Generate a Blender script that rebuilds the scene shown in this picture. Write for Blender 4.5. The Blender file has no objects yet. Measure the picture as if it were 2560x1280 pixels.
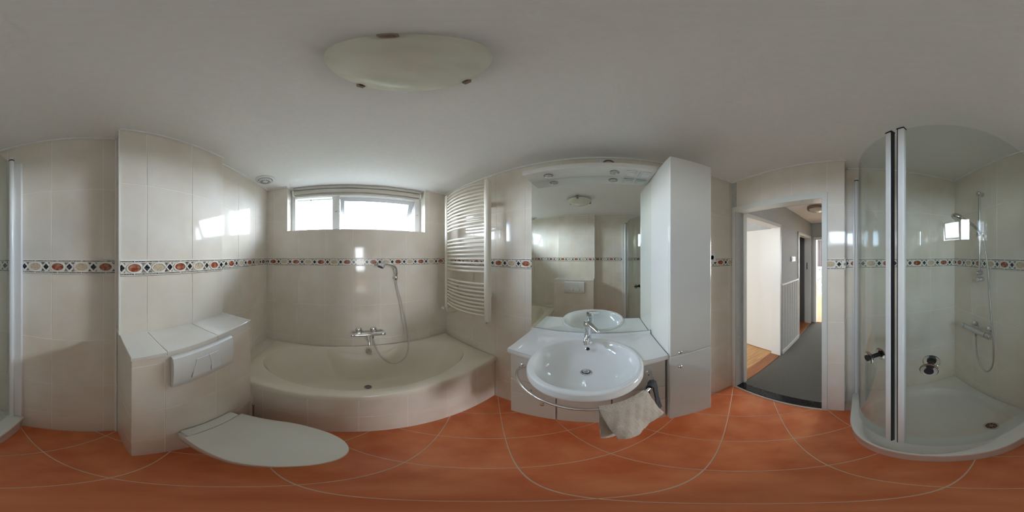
import bpy, bmesh, math, random
from mathutils import Vector, Matrix
random.seed(7)
R = math.radians
H = 1.61                      # camera height above the floor; z values below are relative to the lens
scene = bpy.context.scene
col = scene.collection

# ------------------------------------------------------------------ camera, sky, light, exposure
cd = bpy.data.cameras.new('camera'); cam = bpy.data.objects.new('camera', cd); col.objects.link(cam)
cd.type = 'PANO'
try: cd.panorama_type = 'EQUIRECTANGULAR'
except Exception: pass
try: cd.cycles.panorama_type = 'EQUIRECTANGULAR'
except Exception: pass
cd.clip_start = 0.01
YAW = (1280 - 865) * 360 / 2560
cam.location = (0, 0, H); cam.rotation_euler = (R(90), 0, -R(YAW))
scene.camera = cam
vs = scene.view_settings
scene.display_settings.display_device = 'sRGB'
vs.view_transform = 'Standard'; vs.look = 'None'; vs.gamma = 1.0; vs.use_curve_mapping = False
vs.exposure = 1.5
scene.cycles.max_bounces = 9; scene.cycles.diffuse_bounces = 7; scene.cycles.glossy_bounces = 4; scene.cycles.transmission_bounces = 5
scene.cycles.caustics_refractive = False
scene.cycles.use_adaptive_sampling = True; scene.cycles.adaptive_threshold = 0.12; scene.cycles.adaptive_min_samples = 16
scene.cycles.transparent_max_bounces = 12
scene.cycles.sample_clamp_indirect = 10.0

SKY = 15.0
w = bpy.data.worlds.new('sky'); scene.world = w; w.use_nodes = True
nt = w.node_tree; nt.nodes.clear()
wo = nt.nodes.new('ShaderNodeOutputWorld'); bg = nt.nodes.new('ShaderNodeBackground')
tc = nt.nodes.new('ShaderNodeTexCoord'); mp = nt.nodes.new('ShaderNodeMapping'); mp.inputs['Scale'].default_value = (1, 1, 2.2)
nz = nt.nodes.new('ShaderNodeTexNoise'); nz.inputs['Scale'].default_value = 3.2; nz.inputs['Detail'].default_value = 7
cr = nt.nodes.new('ShaderNodeValToRGB')
cr.color_ramp.elements[0].position = .40; cr.color_ramp.elements[0].color = (.40, .53, .76, 1)
cr.color_ramp.elements[1].position = .60; cr.color_ramp.elements[1].color = (.90, .96, 1.0, 1)
sp = nt.nodes.new('ShaderNodeSeparateXYZ'); gt = nt.nodes.new('ShaderNodeMath'); gt.operation = 'GREATER_THAN'; gt.inputs[1].default_value = 0.0
mxw = nt.nodes.new('ShaderNodeMixRGB'); mxw.inputs[1].default_value = (.032, .036, .03, 1)
L = nt.links.new
L(tc.outputs['Generated'], mp.inputs[0]); L(mp.outputs[0], nz.inputs['Vector']); L(nz.outputs['Fac'], cr.inputs[0])
L(tc.outputs['Generated'], sp.inputs[0]); L(sp.outputs['Z'], gt.inputs[0]); L(gt.outputs[0], mxw.inputs[0]); L(cr.outputs[0], mxw.inputs[2])
L(mxw.outputs[0], bg.inputs[0]); bg.inputs[1].default_value = SKY; L(bg.outputs[0], wo.inputs[0])

def area(name, loc, rot, sx, sy, power, color=(1, 1, 1), portal=False):
    d = bpy.data.lights.new(name, 'AREA'); d.shape = 'RECTANGLE'; d.size = sx; d.size_y = sy; d.energy = power; d.color = color
    o = bpy.data.objects.new(name, d); col.objects.link(o); o.location = (loc[0], loc[1], loc[2] + H); o.rotation_euler = rot
    if portal: d.cycles.is_portal = True
    return o
area('bathroom_window_portal', (.12, 1.80, .47), (R(-90), 0, 0), 1.46, .44, 1, portal=True)      # faces into the room (-Y)
area('bedroom_window_daylight', (2.6, 1.45, .05), (R(-90), 0, 0), 1.8, 1.2, 24, (.90, .95, 1))
area('living_window_daylight', (.2, -7.6, -.1), (R(90), 0, 0), 1.9, 1.8, 100, (.88, .94, 1))

# ------------------------------------------------------------------ materials
def mat(name, c1, c2=None, scale=6, rough=.5, metal=0, spec=.5, bump=0, bscale=60, ramp=(.35, .65), coat=0, detail=4, stretch=None, sss=0, alpha=1):
    m = bpy.data.materials.new(name); m.use_nodes = True
    n = m.node_tree; b = n.nodes['Principled BSDF']
    b.inputs['Base Color'].default_value = (*c1, 1); b.inputs['Roughness'].default_value = rough; b.inputs['Metallic'].default_value = metal
    b.inputs['Specular IOR Level'].default_value = spec; b.inputs['Coat Weight'].default_value = coat; b.inputs['Coat Roughness'].default_value = .04
    tcn = n.nodes.new('ShaderNodeTexCoord'); src = tcn.outputs['Object']
    if stretch:
        mpn = n.nodes.new('ShaderNodeMapping'); mpn.inputs['Scale'].default_value = stretch; n.links.new(src, mpn.inputs[0]); src = mpn.outputs[0]
    if c2:
        t = n.nodes.new('ShaderNodeTexNoise'); t.inputs['Scale'].default_value = scale; t.inputs['Detail'].default_value = detail
        r = n.nodes.new('ShaderNodeValToRGB'); e = r.color_ramp.elements
        e[0].position, e[1].position = ramp; e[0].color = (*c1, 1); e[1].color = (*c2, 1)
        n.links.new(src, t.inputs['Vector']); n.links.new(t.outputs['Fac'], r.inputs[0]); n.links.new(r.outputs[0], b.inputs['Base Color'])
    if bump:
        t2 = n.nodes.new('ShaderNodeTexNoise'); t2.inputs['Scale'].default_value = bscale; t2.inputs['Detail'].default_value = 3
        bp = n.nodes.new('ShaderNodeBump'); bp.inputs['Strength'].default_value = bump; bp.inputs['Distance'].default_value = .002
        n.links.new(src, t2.inputs['Vector']); n.links.new(t2.outputs['Fac'], bp.inputs['Height']); n.links.new(bp.outputs[0], b.inputs['Normal'])
    return m
def thin_glass(name, tint, f0=.04):
    m = bpy.data.materials.new(name); m.use_nodes = True; n = m.node_tree; n.nodes.clear()
    o = n.nodes.new('ShaderNodeOutputMaterial'); mx = n.nodes.new('ShaderNodeMixShader'); tr = n.nodes.new('ShaderNodeBsdfTransparent'); gl = n.nodes.new('ShaderNodeBsdfGlossy')
    tr.inputs[0].default_value = (*tint, 1); gl.inputs['Roughness'].default_value = 0.0
    lw = n.nodes.new('ShaderNodeLayerWeight'); lw.inputs[0].default_value = .5
    pw = n.nodes.new('ShaderNodeMath'); pw.operation = 'POWER'; pw.inputs[1].default_value = 5
    ma = n.nodes.new('ShaderNodeMath'); ma.operation = 'MULTIPLY_ADD'; ma.inputs[1].default_value = 1 - f0; ma.inputs[2].default_value = f0
    n.links.new(lw.outputs['Facing'], pw.inputs[0]); n.links.new(pw.outputs[0], ma.inputs[0]); n.links.new(ma.outputs[0], mx.inputs[0])
    n.links.new(tr.outputs[0], mx.inputs[1]); n.links.new(gl.outputs[0], mx.inputs[2]); n.links.new(mx.outputs[0], o.inputs[0])
    return m
M = {}
M['tile'] = mat('cream_wall_tile', (.78, .705, .61), (.84, .79, .72), 5, rough=.07, spec=.42, bump=.03, bscale=9, ramp=(.3, .7))
M['grout'] = mat('pale_grout', (.90, .88, .84), rough=.7)
M['ledge'] = mat('white_ledge_tile', (.74, .71, .66), (.78, .76, .72), 6, rough=.1)
M['relief'] = mat('border_relief_white', (.82, .79, .72), (.88, .86, .80), 12, rough=.16)
M['fleck'] = mat('border_fleck', (.06, .04, .04), (.40, .34, .29), 160, rough=.25, ramp=(.4, .56))
M['red'] = mat('red_marble', (.30, .055, .022), (.55, .30, .20), 45, rough=.15, ramp=(.42, .72), detail=6)
M['beige'] = mat('beige_marble', (.68, .55, .40), (.28, .22, .18), 150, rough=.15, ramp=(.50, .72), detail=6)
M['black'] = mat('black_marble', (.012, .013, .02), (.16, .17, .2), 130, rough=.12, ramp=(.52, .72), detail=6)
M['ceil'] = mat('ceiling_plaster', (.89, .89, .88), (.87, .87, .86), 40, rough=.85, spec=.2, bump=.25, bscale=160)
M['terra'] = mat('terracotta_tile', (.70, .185, .07), (.86, .31, .135), 5.5, rough=.28, spec=.45, bump=.12, bscale=30, ramp=(.34, .66), detail=8)
M['fgrout'] = mat('floor_grout', (.84, .70, .56), rough=.8)
M['chrome'] = mat('chrome', (.78, .78, .80), rough=.07, metal=1)
M['satin'] = mat('satin_chrome', (.62, .62, .62), rough=.22, metal=1)
M['hose'] = mat('metal_hose', (.60, .59, .57), rough=.3, metal=1, bump=.9, bscale=500)
M['lacquer'] = mat('white_gloss_lacquer', (.82, .81, .78), rough=.12, spec=.5)
M['ceramic'] = mat('white_ceramic', (.90, .90, .89), rough=.06, spec=.6)
M['acryl'] = mat('cream_acrylic', (.84, .775, .66), rough=.14)
M['tray'] = mat('shower_tray_acrylic', (.82, .81, .77), rough=.14)
M['toiletw'] = mat('toilet_white', (.82, .82, .77), rough=.1)
M['radw'] = mat('radiator_enamel', (.83, .77, .67), rough=.22)
M['pvc'] = mat('white_pvc', (.78, .78, .77), rough=.25)
M['sashdark'] = mat('sash_pvc_darkened', (.55, .55, .56), rough=.35)  # window white darkened in the colour to offset outdoor light on the sash
M['paint'] = mat('white_door_paint', (.80, .80, .76), rough=.35)
M['framep'] = mat('frame_paint', (.72, .73, .69), rough=.3)
M['wallp'] = mat('hall_wall_paint', (.50, .51, .50), (.54, .55, .54), 30, rough=.85, bump=.1)
M['carpet'] = mat('grey_carpet', (.12, .116, .10), (.20, .195, .175), 320, rough=1, spec=.05, bump=.8, bscale=500)
M['oak'] = mat('oak_laminate', (.56, .30, .12), (.70, .43, .20), 4, rough=.35, stretch=(14, 1.2, 1))
M['cherry'] = mat('cherry_threshold', (.33, .12, .05), (.42, .17, .07), 8, rough=.35, stretch=(12, 1, 1))
M['stone'] = mat('black_hardstone', (.012, .013, .014), (.022, .023, .025), 60, rough=.12)
M['alab'] = mat('alabaster_glass', (.66, .67, .57), (.76, .755, .67), 5, rough=.22, ramp=(.35, .62), detail=2, stretch=(1, 2.2, 1))
M['bronze'] = mat('brushed_bronze', (.33, .27, .23), rough=.35, metal=1)
M['rubber'] = mat('black_rubber', (.012, .011, .016), rough=.45)
M['dark'] = mat('dark_gap', (.02, .02, .02), rough=.6)
M['blind'] = mat('blind_fabric', (.58, .55, .49), rough=.7)
M['blindbar'] = mat('blind_bar', (.62, .60, .56), rough=.45)
M['towel'] = mat('beige_terry', (.58, .51, .43), (.76, .69, .61), 220, rough=1, spec=.05, bump=1.0, bscale=330)
M['gtowel'] = mat('charcoal_terry', (.075, .08, .09), (.13, .135, .15), 200, rough=1, spec=.05, bump=1.0, bscale=330)
M['mirror'] = mat('mirror_silver', (.86, .90, .86), rough=.0, metal=1)
M['glass'] = thin_glass('clear_glass', (.975, .99, .98))
M['sglass'] = thin_glass('shower_glass', (.93, .955, .94))
M['acrylclear'] = mat('clear_acrylic', (.97, .98, .98), rough=.02)
M['acrylclear'].node_tree.nodes['Principled BSDF'].inputs['Transmission Weight'].default_value = 1.0
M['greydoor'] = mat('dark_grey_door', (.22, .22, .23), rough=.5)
M['curtain'] = mat('lilac_grey_curtain', (.30, .28, .31), rough=.9)
M['shelfw'] = mat('white_shelf', (.78, .80, .82), rough=.4)
M['basket'] = mat('blue_grey_box', (.35, .45, .52), rough=.7)
M['leaf'] = mat('dark_leaf', (.03, .06, .025), rough=.6)
M['eave'] = mat('eave_paint', (.13, .135, .155), rough=.7)
M['label'] = mat('steel_plate', (.45, .45, .46), rough=.3, metal=1)

# ------------------------------------------------------------------ geometry helpers
def frame(O, S, N, U=(0, 0, 1)):
    O, S, N, U = Vector(O), Vector(S), Vector(N), Vector(U)
    return lambda s, t, h: O + S * s + U * t + N * h
XY = lambda s, t, h: Vector((s, t, h))
class MB:
    def __init__(s): s.v = []; s.f = []; s.m = []
    def add(s, vs_, fs, m=0):
        b = len(s.v); s.v += [tuple(v) for v in vs_]; s.f += [[b + i for i in f] for f in fs]; s.m += [m] * len(fs); return s
    def box(s, x0, x1, y0, y1, z0, z1, m=0, F=None):
        P = [(x, y, z) for z in (z0, z1) for y in (y0, y1) for x in (x0, x1)]
        if F: P = [F(*p) for p in P]
        return s.add(P, [(0, 2, 3, 1), (4, 5, 7, 6), (0, 1, 5, 4), (2, 6, 7, 3), (0, 4, 6, 2), (1, 3, 7, 5)], m)
    def prism(s, poly, h0, h1, F=XY, m=0, ch=0, back=True):
        n = len(poly)
        if n < 3: return s
        if sum(poly[i][0] * poly[(i + 1) % n][1] - poly[(i + 1) % n][0] * poly[i][1] for i in range(n)) < 0: poly = poly[::-1]
        rings = [[F(x, y, h0) for x, y in poly]]
        if ch:
            ip = inset(poly, ch); rings += [[F(x, y, h1 - ch * .7) for x, y in poly], [F(x, y, h1) for x, y in ip]]
        else: rings.append([F(x, y, h1) for x, y in poly])
        vs_ = [p for r in rings for p in r]; fs = []
        for k in range(len(rings) - 1):
            for i in range(n):
                j = (i + 1) % n; fs.append((k * n + i, k * n + j, (k + 1) * n + j, (k + 1) * n + i))
        fs.append(tuple((len(rings) - 1) * n + i for i in range(n)))
        if back: fs.append(tuple(range(n - 1, -1, -1)))
        return s.add(vs_, fs, m)
    def loft(s, rings, cap0=False, cap1=False, m=0, closed=True):
        n = len(rings[0]); vs_ = [p for r in rings for p in r]; fs = []
        for k in range(len(rings) - 1):
            for i in range(n if closed else n - 1):
                j = (i + 1) % n; fs.append((k * n + i, k * n + j, (k + 1) * n + j, (k + 1) * n + i))
        if cap0: fs.append(tuple(range(n - 1, -1, -1)))
        if cap1: fs.append(tuple((len(rings) - 1) * n + i for i in range(n)))
        return s.add(vs_, fs, m)
    def tube(s, pts, r, n=10, m=0, cap=True):
        pts = [Vector(p) for p in pts]; rr = r if isinstance(r, (list, tuple)) else [r] * len(pts)
        t0 = (pts[1] - pts[0]).normalized(); a = Vector((0, 0, 1)) if abs(t0.z) < .9 else Vector((1, 0, 0))
        u = t0.cross(a).normalized(); rings = []
        for i, p in enumerate(pts):
            t = (pts[min(i + 1, len(pts) - 1)] - pts[max(i - 1, 0)]).normalized()
            u = (u - t * u.dot(t)).normalized(); v = t.cross(u)
            rings.append([p + (u * math.cos(2 * math.pi * k / n) + v * math.sin(2 * math.pi * k / n)) * rr[i] for k in range(n)])
        return s.loft(rings, cap, cap, m)
    def lathe(s, prof, O, axis=(0, 0, 1), n=28, m=0, cap0=True, cap1=True):
        ax = Vector(axis).normalized(); a = Vector((0, 0, 1)) if abs(ax.z) < .9 else Vector((1, 0, 0))
        u = ax.cross(a).normalized(); v = ax.cross(u); O = Vector(O)
        rings = [[O + ax * h + (u * math.cos(2 * math.pi * k / n) + v * math.sin(2 * math.pi * k / n)) * max(r, 1e-5) for k in range(n)] for r, h in prof]
        return s.loft(rings, cap0, cap1, m)
    def build(s, name, mats, parent=None, loc=None, smooth=None, bevel=0, seg=2):
        if not isinstance(mats, (list, tuple)): mats = [mats]
        base = Vector(loc) if loc is not None else (Vector(parent['_b']) if parent is not None and '_b' in parent else Vector((0, 0, 0)))
        me = bpy.data.meshes.new(name)
        me.from_pydata([tuple(Vector(v) - base) for v in s.v], [], s.f)
        for k in mats: me.materials.append(M[k])
        if len(mats) > 1: me.polygons.foreach_set('material_index', s.m)
        bm = bmesh.new(); bm.from_mesh(me)
        bmesh.ops.remove_doubles(bm, verts=bm.verts, dist=1e-6)
        bmesh.ops.recalc_face_normals(bm, faces=bm.faces)
        if bevel:
            ed = [e for e in bm.edges if e.is_manifold and e.calc_face_angle(0) > R(25)]
            bmesh.ops.bevel(bm, geom=ed, offset=bevel, segments=seg, profile=.5, affect='EDGES', clamp_overlap=True)
        bm.to_mesh(me); bm.free()
        if smooth is not None:
            me.polygons.foreach_set('use_smooth', [True] * len(me.polygons)); me.set_sharp_from_angle(angle=R(smooth))
        o = bpy.data.objects.new(name, me); col.objects.link(o)
        if parent is not None: o.parent = parent; o['_b'] = list(base); o.location = base - Vector(parent['_b'])
        else: o.location = base + Vector((0, 0, H)); o['_b'] = list(base)
        return o
def inset(poly, d):
    n = len(poly); out = []
    for i in range(n):
        p0, p1, p2 = Vector(poly[i - 1]), Vector(poly[i]), Vector(poly[(i + 1) % n])
        a, b = (p1 - p0).normalized(), (p2 - p1).normalized()
        na, nb = Vector((-a.y, a.x)), Vector((-b.y, b.x)); q = na + nb
        k = q.dot(na); out.append(tuple(p1 + q * (d / k if abs(k) > .2 else d)))
    return out
def clip(poly, nx, ny, c):          # keep nx*x+ny*y <= c
    out = []
    for i in range(len(poly)):
        a, b = poly[i], poly[(i + 1) % len(poly)]; da, db = nx * a[0] + ny * a[1] - c, nx * b[0] + ny * b[1] - c
        if da <= 0: out.append(a)
        if (da < 0 < db) or (db < 0 < da): t = da / (da - db); out.append((a[0] + (b[0] - a[0]) * t, a[1] + (b[1] - a[1]) * t))
    return out
def tag(o, label, cat=None, group=None, kind=None):
    if label: o['label'] = label
    if cat: o['category'] = cat
    if group: o['group'] = group
    if kind: o['kind'] = kind
    return o
def thing(name, loc, label, cat, group=None, kind=None):
    o = bpy.data.objects.new(name, None); col.objects.link(o); o.empty_display_size = .05
    o.location = (loc[0], loc[1], loc[2] + H); o['_b'] = list(loc)
    return tag(o, label, cat, group, kind)
def clone(o, parent, delta, name=None):
    c = o.copy(); col.objects.link(c); c.parent = parent; c.location = o.location + Vector(delta); return c
def bez(pts, n=40):                  # Catmull-Rom through the points
    P = [Vector(p) for p in pts]; P = [P[0] * 2 - P[1]] + P + [P[-1] * 2 - P[-2]]; out = []
    k = len(P) - 3
    for i in range(n + 1):
        t = i / n * k; j = min(int(t), k - 1); t -= j; a, b, c, d = P[j:j + 4]
        out.append(.5 * ((2 * b) + (c - a) * t + (2 * a - 5 * b + 4 * c - d) * t * t + (3 * b - a - 3 * c + d) * t ** 3))
    return out
def rsub(r, holes):                  # rectangle minus rectangles
    rs = [r]
    for (a0, a1, b0, b1) in holes:
        nx = []
        for (x0, x1, y0, y1) in rs:
            if a0 >= x1 or a1 <= x0 or b0 >= y1 or b1 <= y0: nx.append((x0, x1, y0, y1)); continue
            if a0 > x0: nx.append((x0, a0, y0, y1))
            if a1 < x1: nx.append((a1, x1, y0, y1))
            xa, xb = max(x0, a0), min(x1, a1)
            if b0 > y0: nx.append((xa, xb, y0, b0))
            if b1 < y1: nx.append((xa, xb, b1, y1))
        rs = nx
    return [q for q in rs if q[1] - q[0] > .002 and q[3] - q[2] > .002]

# ------------------------------------------------------------------ tiled walls
ROWS = [-1.61, -1.29, -.895, -.50, -.097, -.02, .377, .762]
G = .0019
def tiles(parent, F, s0, s1, cols, rows, holes=(), m='tile', skip_band=True, jit=.0006, name='wall_tile'):
    cl = [s0] + sorted(c for c in cols if s0 + .008 < c < s1 - .008) + [s1]
    for j in range(len(rows) - 1):
        t0, t1 = rows[j], rows[j + 1]
        if skip_band and abs(t0 + .097) < 1e-6: continue
        for i in range(len(cl) - 1):
            rs = rsub((cl[i] + G, cl[i + 1] - G, t0 + G, t1 - G), holes)
            if not rs: continue
            b = MB(); a = [random.uniform(-jit, jit) for _ in range(3)]
            cs, ct = (cl[i] + cl[i + 1]) / 2, (t0 + t1) / 2
            FF = lambda s, t, h: F(s, t, h + (a[0] + a[1] * (s - cs) / .14 + a[2] * (t - ct) / .2 if h > 0 else 0) * .7)
            for (x0, x1, y0, y1) in rs: b.prism([(x0, y0), (x1, y0), (x1, y1), (x0, y1)], -.004, .0013, FF, ch=.0006)
            b.build(name, m, parent)
def body(name, F, s0, s1, t0, t1, th, holes=(), m='grout', label=None):
    b = MB()
    for (x0, x1, y0, y1) in rsub((s0, s1, t0, t1), holes): b.box(x0, x1, y0, y1, -th, 0, F=F)
    o = b.build(name, m); tag(o, label, 'wall', kind='structure'); return o
PER = .2575
def oval(cx, cy, a, b, n=14): return [(cx + a * math.cos(2 * math.pi * k / n), cy + b * math.sin(2 * math.pi * k / n)) for k in range(n)]
def border(parent, F, s0, s1, red, zc=-.0585, sgn=1):
    k0 = math.floor((s0 - red) / PER) - 1; k1 = math.ceil((s1 - red) / PER) + 1
    for k in range(k0, k1 + 1):
        o = red + k * PER - .0465
        a, e = max(s0, o), min(s1, o + PER)
        if e - a < .004: continue
        C = lambda pl: clip(clip([(o + x, zc + y) for x, y in pl], 1, 0, e), -1, 0, -a)
        Rr = lambda x0, x1, y0, y1: [(x0, y0), (x1, y0), (x1, y1), (x0, y1)]
        b = MB()
        def put(pl, h, mi=0, h0=.003):
            q = C(pl)
            if len(q) >= 3: b.prism(q, h0, h, F, mi, back=False)
        b.prism(Rr(a + .0003, e - .0003, zc - .0378, zc + .0378), -.004, .004, F, 0)
        for sg in (-1, 1):
            put(Rr(0, PER, *sorted((sg * .0375, sg * .0335))), .0085); put(Rr(0, PER, *sorted((sg * .0282, sg * .0248))), .0085)
            put(Rr(0, PER, *sorted((sg * .0332, sg * .0288))), .0046, 1)
            for cx in (.0465, .1755): put(Rr(cx - .002, cx + .002, *sorted((sg * .0374, sg * .0249))), .0089)
        ov = [(.0465, 'red'), (.1755, 'beige')]; dm = [.111, .2395]
        for cx, _ in ov:
            o1, o2 = oval(cx, 0, .0395, .0255), oval(cx, 0, .0335, .0198)
            for i in range(14):
                j = (i + 1) % 14; put([o1[i], o1[j], o2[j], o2[i]], .0087)
        for cx in dm:
            d1 = [(cx + .0255, 0), (cx, .0265), (cx - .0255, 0), (cx, -.0265)]; d2 = [(cx + .0165, 0), (cx, .0178), (cx - .0165, 0), (cx, -.0178)]
            for i in range(4): j = (i + 1) % 4; put([d1[i], d1[j], d2[j], d2[i]], .0083)
            for sx in (-1, 1):
                for sy in (-1, 1): put([(cx + sx * .008, sy * .0243), (cx + sx * .030, sy * .0243), (cx + sx * .0205, sy * .0105)], .0048, 1)
        t = b.build('border_tile', ['relief', 'fleck'], parent)
        for cx, mm in ov:
            q = C(oval(cx, 0, .0335, .0198))
            if len(q) >= 3: MB().prism(q, .003, .0068, F, ch=.0012, back=False).build('oval_inlay', mm, t)
        for cx in dm:
            q = C([(cx + .0165, 0), (cx, .0178), (cx - .0165, 0), (cx, -.0178)])
            if len(q) >= 3: MB().prism(q, .003, .0062, F, back=False).build('diamond_inlay', 'black', t)
def lines(a, n0, n1, d=.277): return [a + d * k for k in range(n0, n1)]

XL, XB, XC, XR, YW, YD, YS, CE = -.872, -.837, -.77, 1.115, 1.594, -1.148, -1.295, .77
WX0, WX1, WZ = -.601, .842, .262
# left wall: shower and niche (plane x = XL, s = y)
F = frame((XL, 0, 0), (0, 1, 0), (1, 0, 0))
wl = body('wall_left', F, YS - .1, .16, -1.61, CE, .2, label='cream tiled left wall of the niche and shower, with patterned border')
tiles(wl, F, YS, .143, lines(-.207, -5, 3), ROWS); border(wl, F, YS + .004, .143, .083)
# cistern wall upper (x = XC) and its returns
F = frame((XC, 0, 0), (0, 1, 0), (1, 0, 0))
wc = body('wall_cistern', F, .143, .815, -.42, CE, .10, label='projecting cream tiled wall above the toilet ledge')
tiles(wc, F, .143, .815, [.28, .557], ROWS[3:], holes=[(0, 1, -1.7, -.41)]); border(wc, F, .143, .815, .214)
Fs = frame((0, .143, 0), (1, 0, 0), (0, -1, 0)); tiles(wc, Fs, XL + .002, XC, [], ROWS, holes=[(-2, 2, -1.7, -.41)], skip_band=False)
Fs = frame((0, .815, 0), (-1, 0, 0), (0, 1, 0)); tiles(wc, Fs, -XC, -XB - .002, [], ROWS, holes=[(-2, 2, -1.7, -.41)], skip_band=False)
# lower cistern box and ledge
XF = -.556
b = MB(); b.box(XL - .02, XF, .146, .835, -1.61, -.425); b.box(XL - .02, XF + .005, .141, .833, -.425, -.4135); b.box(XL - .02, XF, .835, .90, -1.61, -1.034); bx = tag(b.build('wall_toilet_box', 'grout'), 'low tiled box with white ledge behind the toilet', 'wall', kind='structure')
F = frame((XF, 0, 0), (0, 1, 0), (1, 0, 0))
tiles(bx, F, .143, .836, [.275, .545], [-1.61, -1.24, -.845, -.472, -.423], skip_band=False)
F = frame((0, .146, 0), (1, 0, 0), (0, -1, 0)); tiles(bx, F, XL + .002, XF, [], [-1.61, -1.29, -.895, -.423], skip_band=False)
F = frame((0, 0, -.425), (0, 1, 0), (0, 0, 1), (1, 0, 0))
for y0, y1 in ((.138, .281), (.281, .546), (.546, .836)):
    MB().prism([(y0 + G, XC), (y1 - G, XC), (y1 - G, XF + .008), (y0 + G, XF + .008)], -.004, .014, F, ch=.003).build('ledge_tile', 'ledge', bx)
# wall left of the bath
F = frame((XB, 0, 0), (0, 1, 0), (1, 0, 0))
wb = body('wall_bath_left', F, .80, YW + .1, -1.61, CE, .2, label='cream tiled wall at the left end of the bath, beside the window')
tiles(wb, F, .818, YW, lines(1.075, -2, 3), ROWS, holes=[(.5, 2, -1.7, -.985)]); border(wb, F, .818, YW - .002, .98)
# window wall (s = x)
F = frame((0, YW, 0), (1, 0, 0), (0, -1, 0))
hole = (WX0, WX1, WZ, CE + .1)
ww = body('wall_window', F, XB - .2, XR + .2, -1.61, CE + .06, .16, holes=[hole], label='cream tiled wall behind the bath, below and beside the window')
tiles(ww, F, XB, XR, lines(.068, -5, 6, .275), ROWS, holes=[hole, (-2, 2, -1.7, -.99)]); border(ww, F, XB + .003, XR - .003, .012)
Fl = frame((WX0, 0, 0), (0, -1, 0), (1, 0, 0)); tiles(ww, Fl, -1.75, -YW, [], [WZ, .40, .762], skip_band=False, name='reveal_tile')
Fr = frame((WX1, 0, 0), (0, 1, 0), (-1, 0, 0)); tiles(ww, Fr, YW, 1.75, [], [WZ, .40, .762], skip_band=False, name='reveal_tile')
Ft = frame((0, 0, WZ), (1, 0, 0), (0, 0, 1), (0, 1, 0)); tiles(ww, Ft, WX0, WX1, lines(.068, -5, 6, .275), [YW, 1.75], skip_band=False, name='sill_tile')
# mirror wall (x = XR, s = -y so that it runs left to right)
F = frame((XR, 0, 0), (0, -1, 0), (-1, 0, 0))
wr = body('wall_right', F, -YW - .1, -YD + .2, -1.61, CE, .06, label='cream tiled wall behind the radiator, mirror and cabinets')
tiles(wr, F, -YW, -YD, lines(-.565, -4, 7), ROWS); border(wr, F, -YW + .003, -YD - .003, -.816)
# door wall (y = YD)
DX0, DX1, DZ = .22, 1.107, .482
F = frame((0, YD, 0), (-1, 0, 0), (0, 1, 0))
dh = (-DX1, -DX0, -1.62, DZ)
wd = body('wall_door', F, -XR - .06, -.098, -1.61, CE, .147, holes=[dh], label='cream tiled wall around the open doorway to the hall')
tiles(wd, F, -XR, -.096, lines(-.22, -4, 2), ROWS, holes=[dh]); border(wd, F, -DX0 + .001, -.096, -.068)
F = frame((.096, 0, 0), (0, -1, 0), (-1, 0, 0)); tiles(wd, F, -YD, -YS, [], ROWS); border(wd, F, -YD, -YS - .004, 1.22)
# shower back wall
F = frame((0, YS, 0), (-1, 0, 0), (0, 1, 0))
wsx = body('wall_shower', F, -.098, -XL + .2, -1.61, CE, .1, label='cream tiled back wall inside the shower corner')
tiles(wsx, F, -.096, -XL, lines(.066, -1, 4), ROWS); border(wsx, F, -.092, -XL - .004, .49)
# bath apron wall
F = frame((0, .862, 0), (1, 0, 0), (0, -1, 0))
wa = body('wall_bath_apron', F, XF + .002, XR - .004, -1.61, -1.03, .03, label='cream tiled apron in front of the bath')
tiles(wa, F, XF + .003, XR - .004, lines(.068, -3, 5, .275), [-1.61, -1.31, -1.032], skip_band=False)
# cove strips under the ceiling
def trim(n, pts, label):
    b = MB()
    for i in range(len(pts) - 1):
        a, c = Vector((*pts[i], 0)), Vector((*pts[i + 1], 0)); d = (c - a).normalized(); nn = Vector((d.y, -d.x, 0))
        Ff = frame(a, d, nn); l = (c - a).length
        b.box(-.001, l + .001, .757, .7695, .001, .012, F=Ff)
    tag(b.build(f'trim_{n}', 'ceil'), label, 'trim', kind='structure')
trim(1, [(XL, YS), (XL, .143), (XC, .143), (XC, .815), (XB, .815), (XB, YW), (WX0, YW)], 'thin white ceiling strip along the toilet side walls')
trim(2, [(WX1, YW), (XR, YW), (XR, YD), (.096, YD), (.096, YS), (XL, YS)], 'thin white ceiling strip along the mirror and door walls')
b = MB(); b.box(XC - .004, XC + .006, .136, .143, -.41, .757); b.box(XL, XL + .008, .133, .1425, -1.61, .757)
tag(b.build('trim_3', 'grout'), 'pale corner strip where the niche meets the toilet wall', 'trim', kind='structure')

# ceiling
b = MB(); b.box(-1.3, 1.18, YS - .15, 1.78, CE, CE + .12); tag(b.build('ceiling', 'ceil'), 'white plaster bathroom ceiling', 'ceiling', kind='structure')
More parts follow.
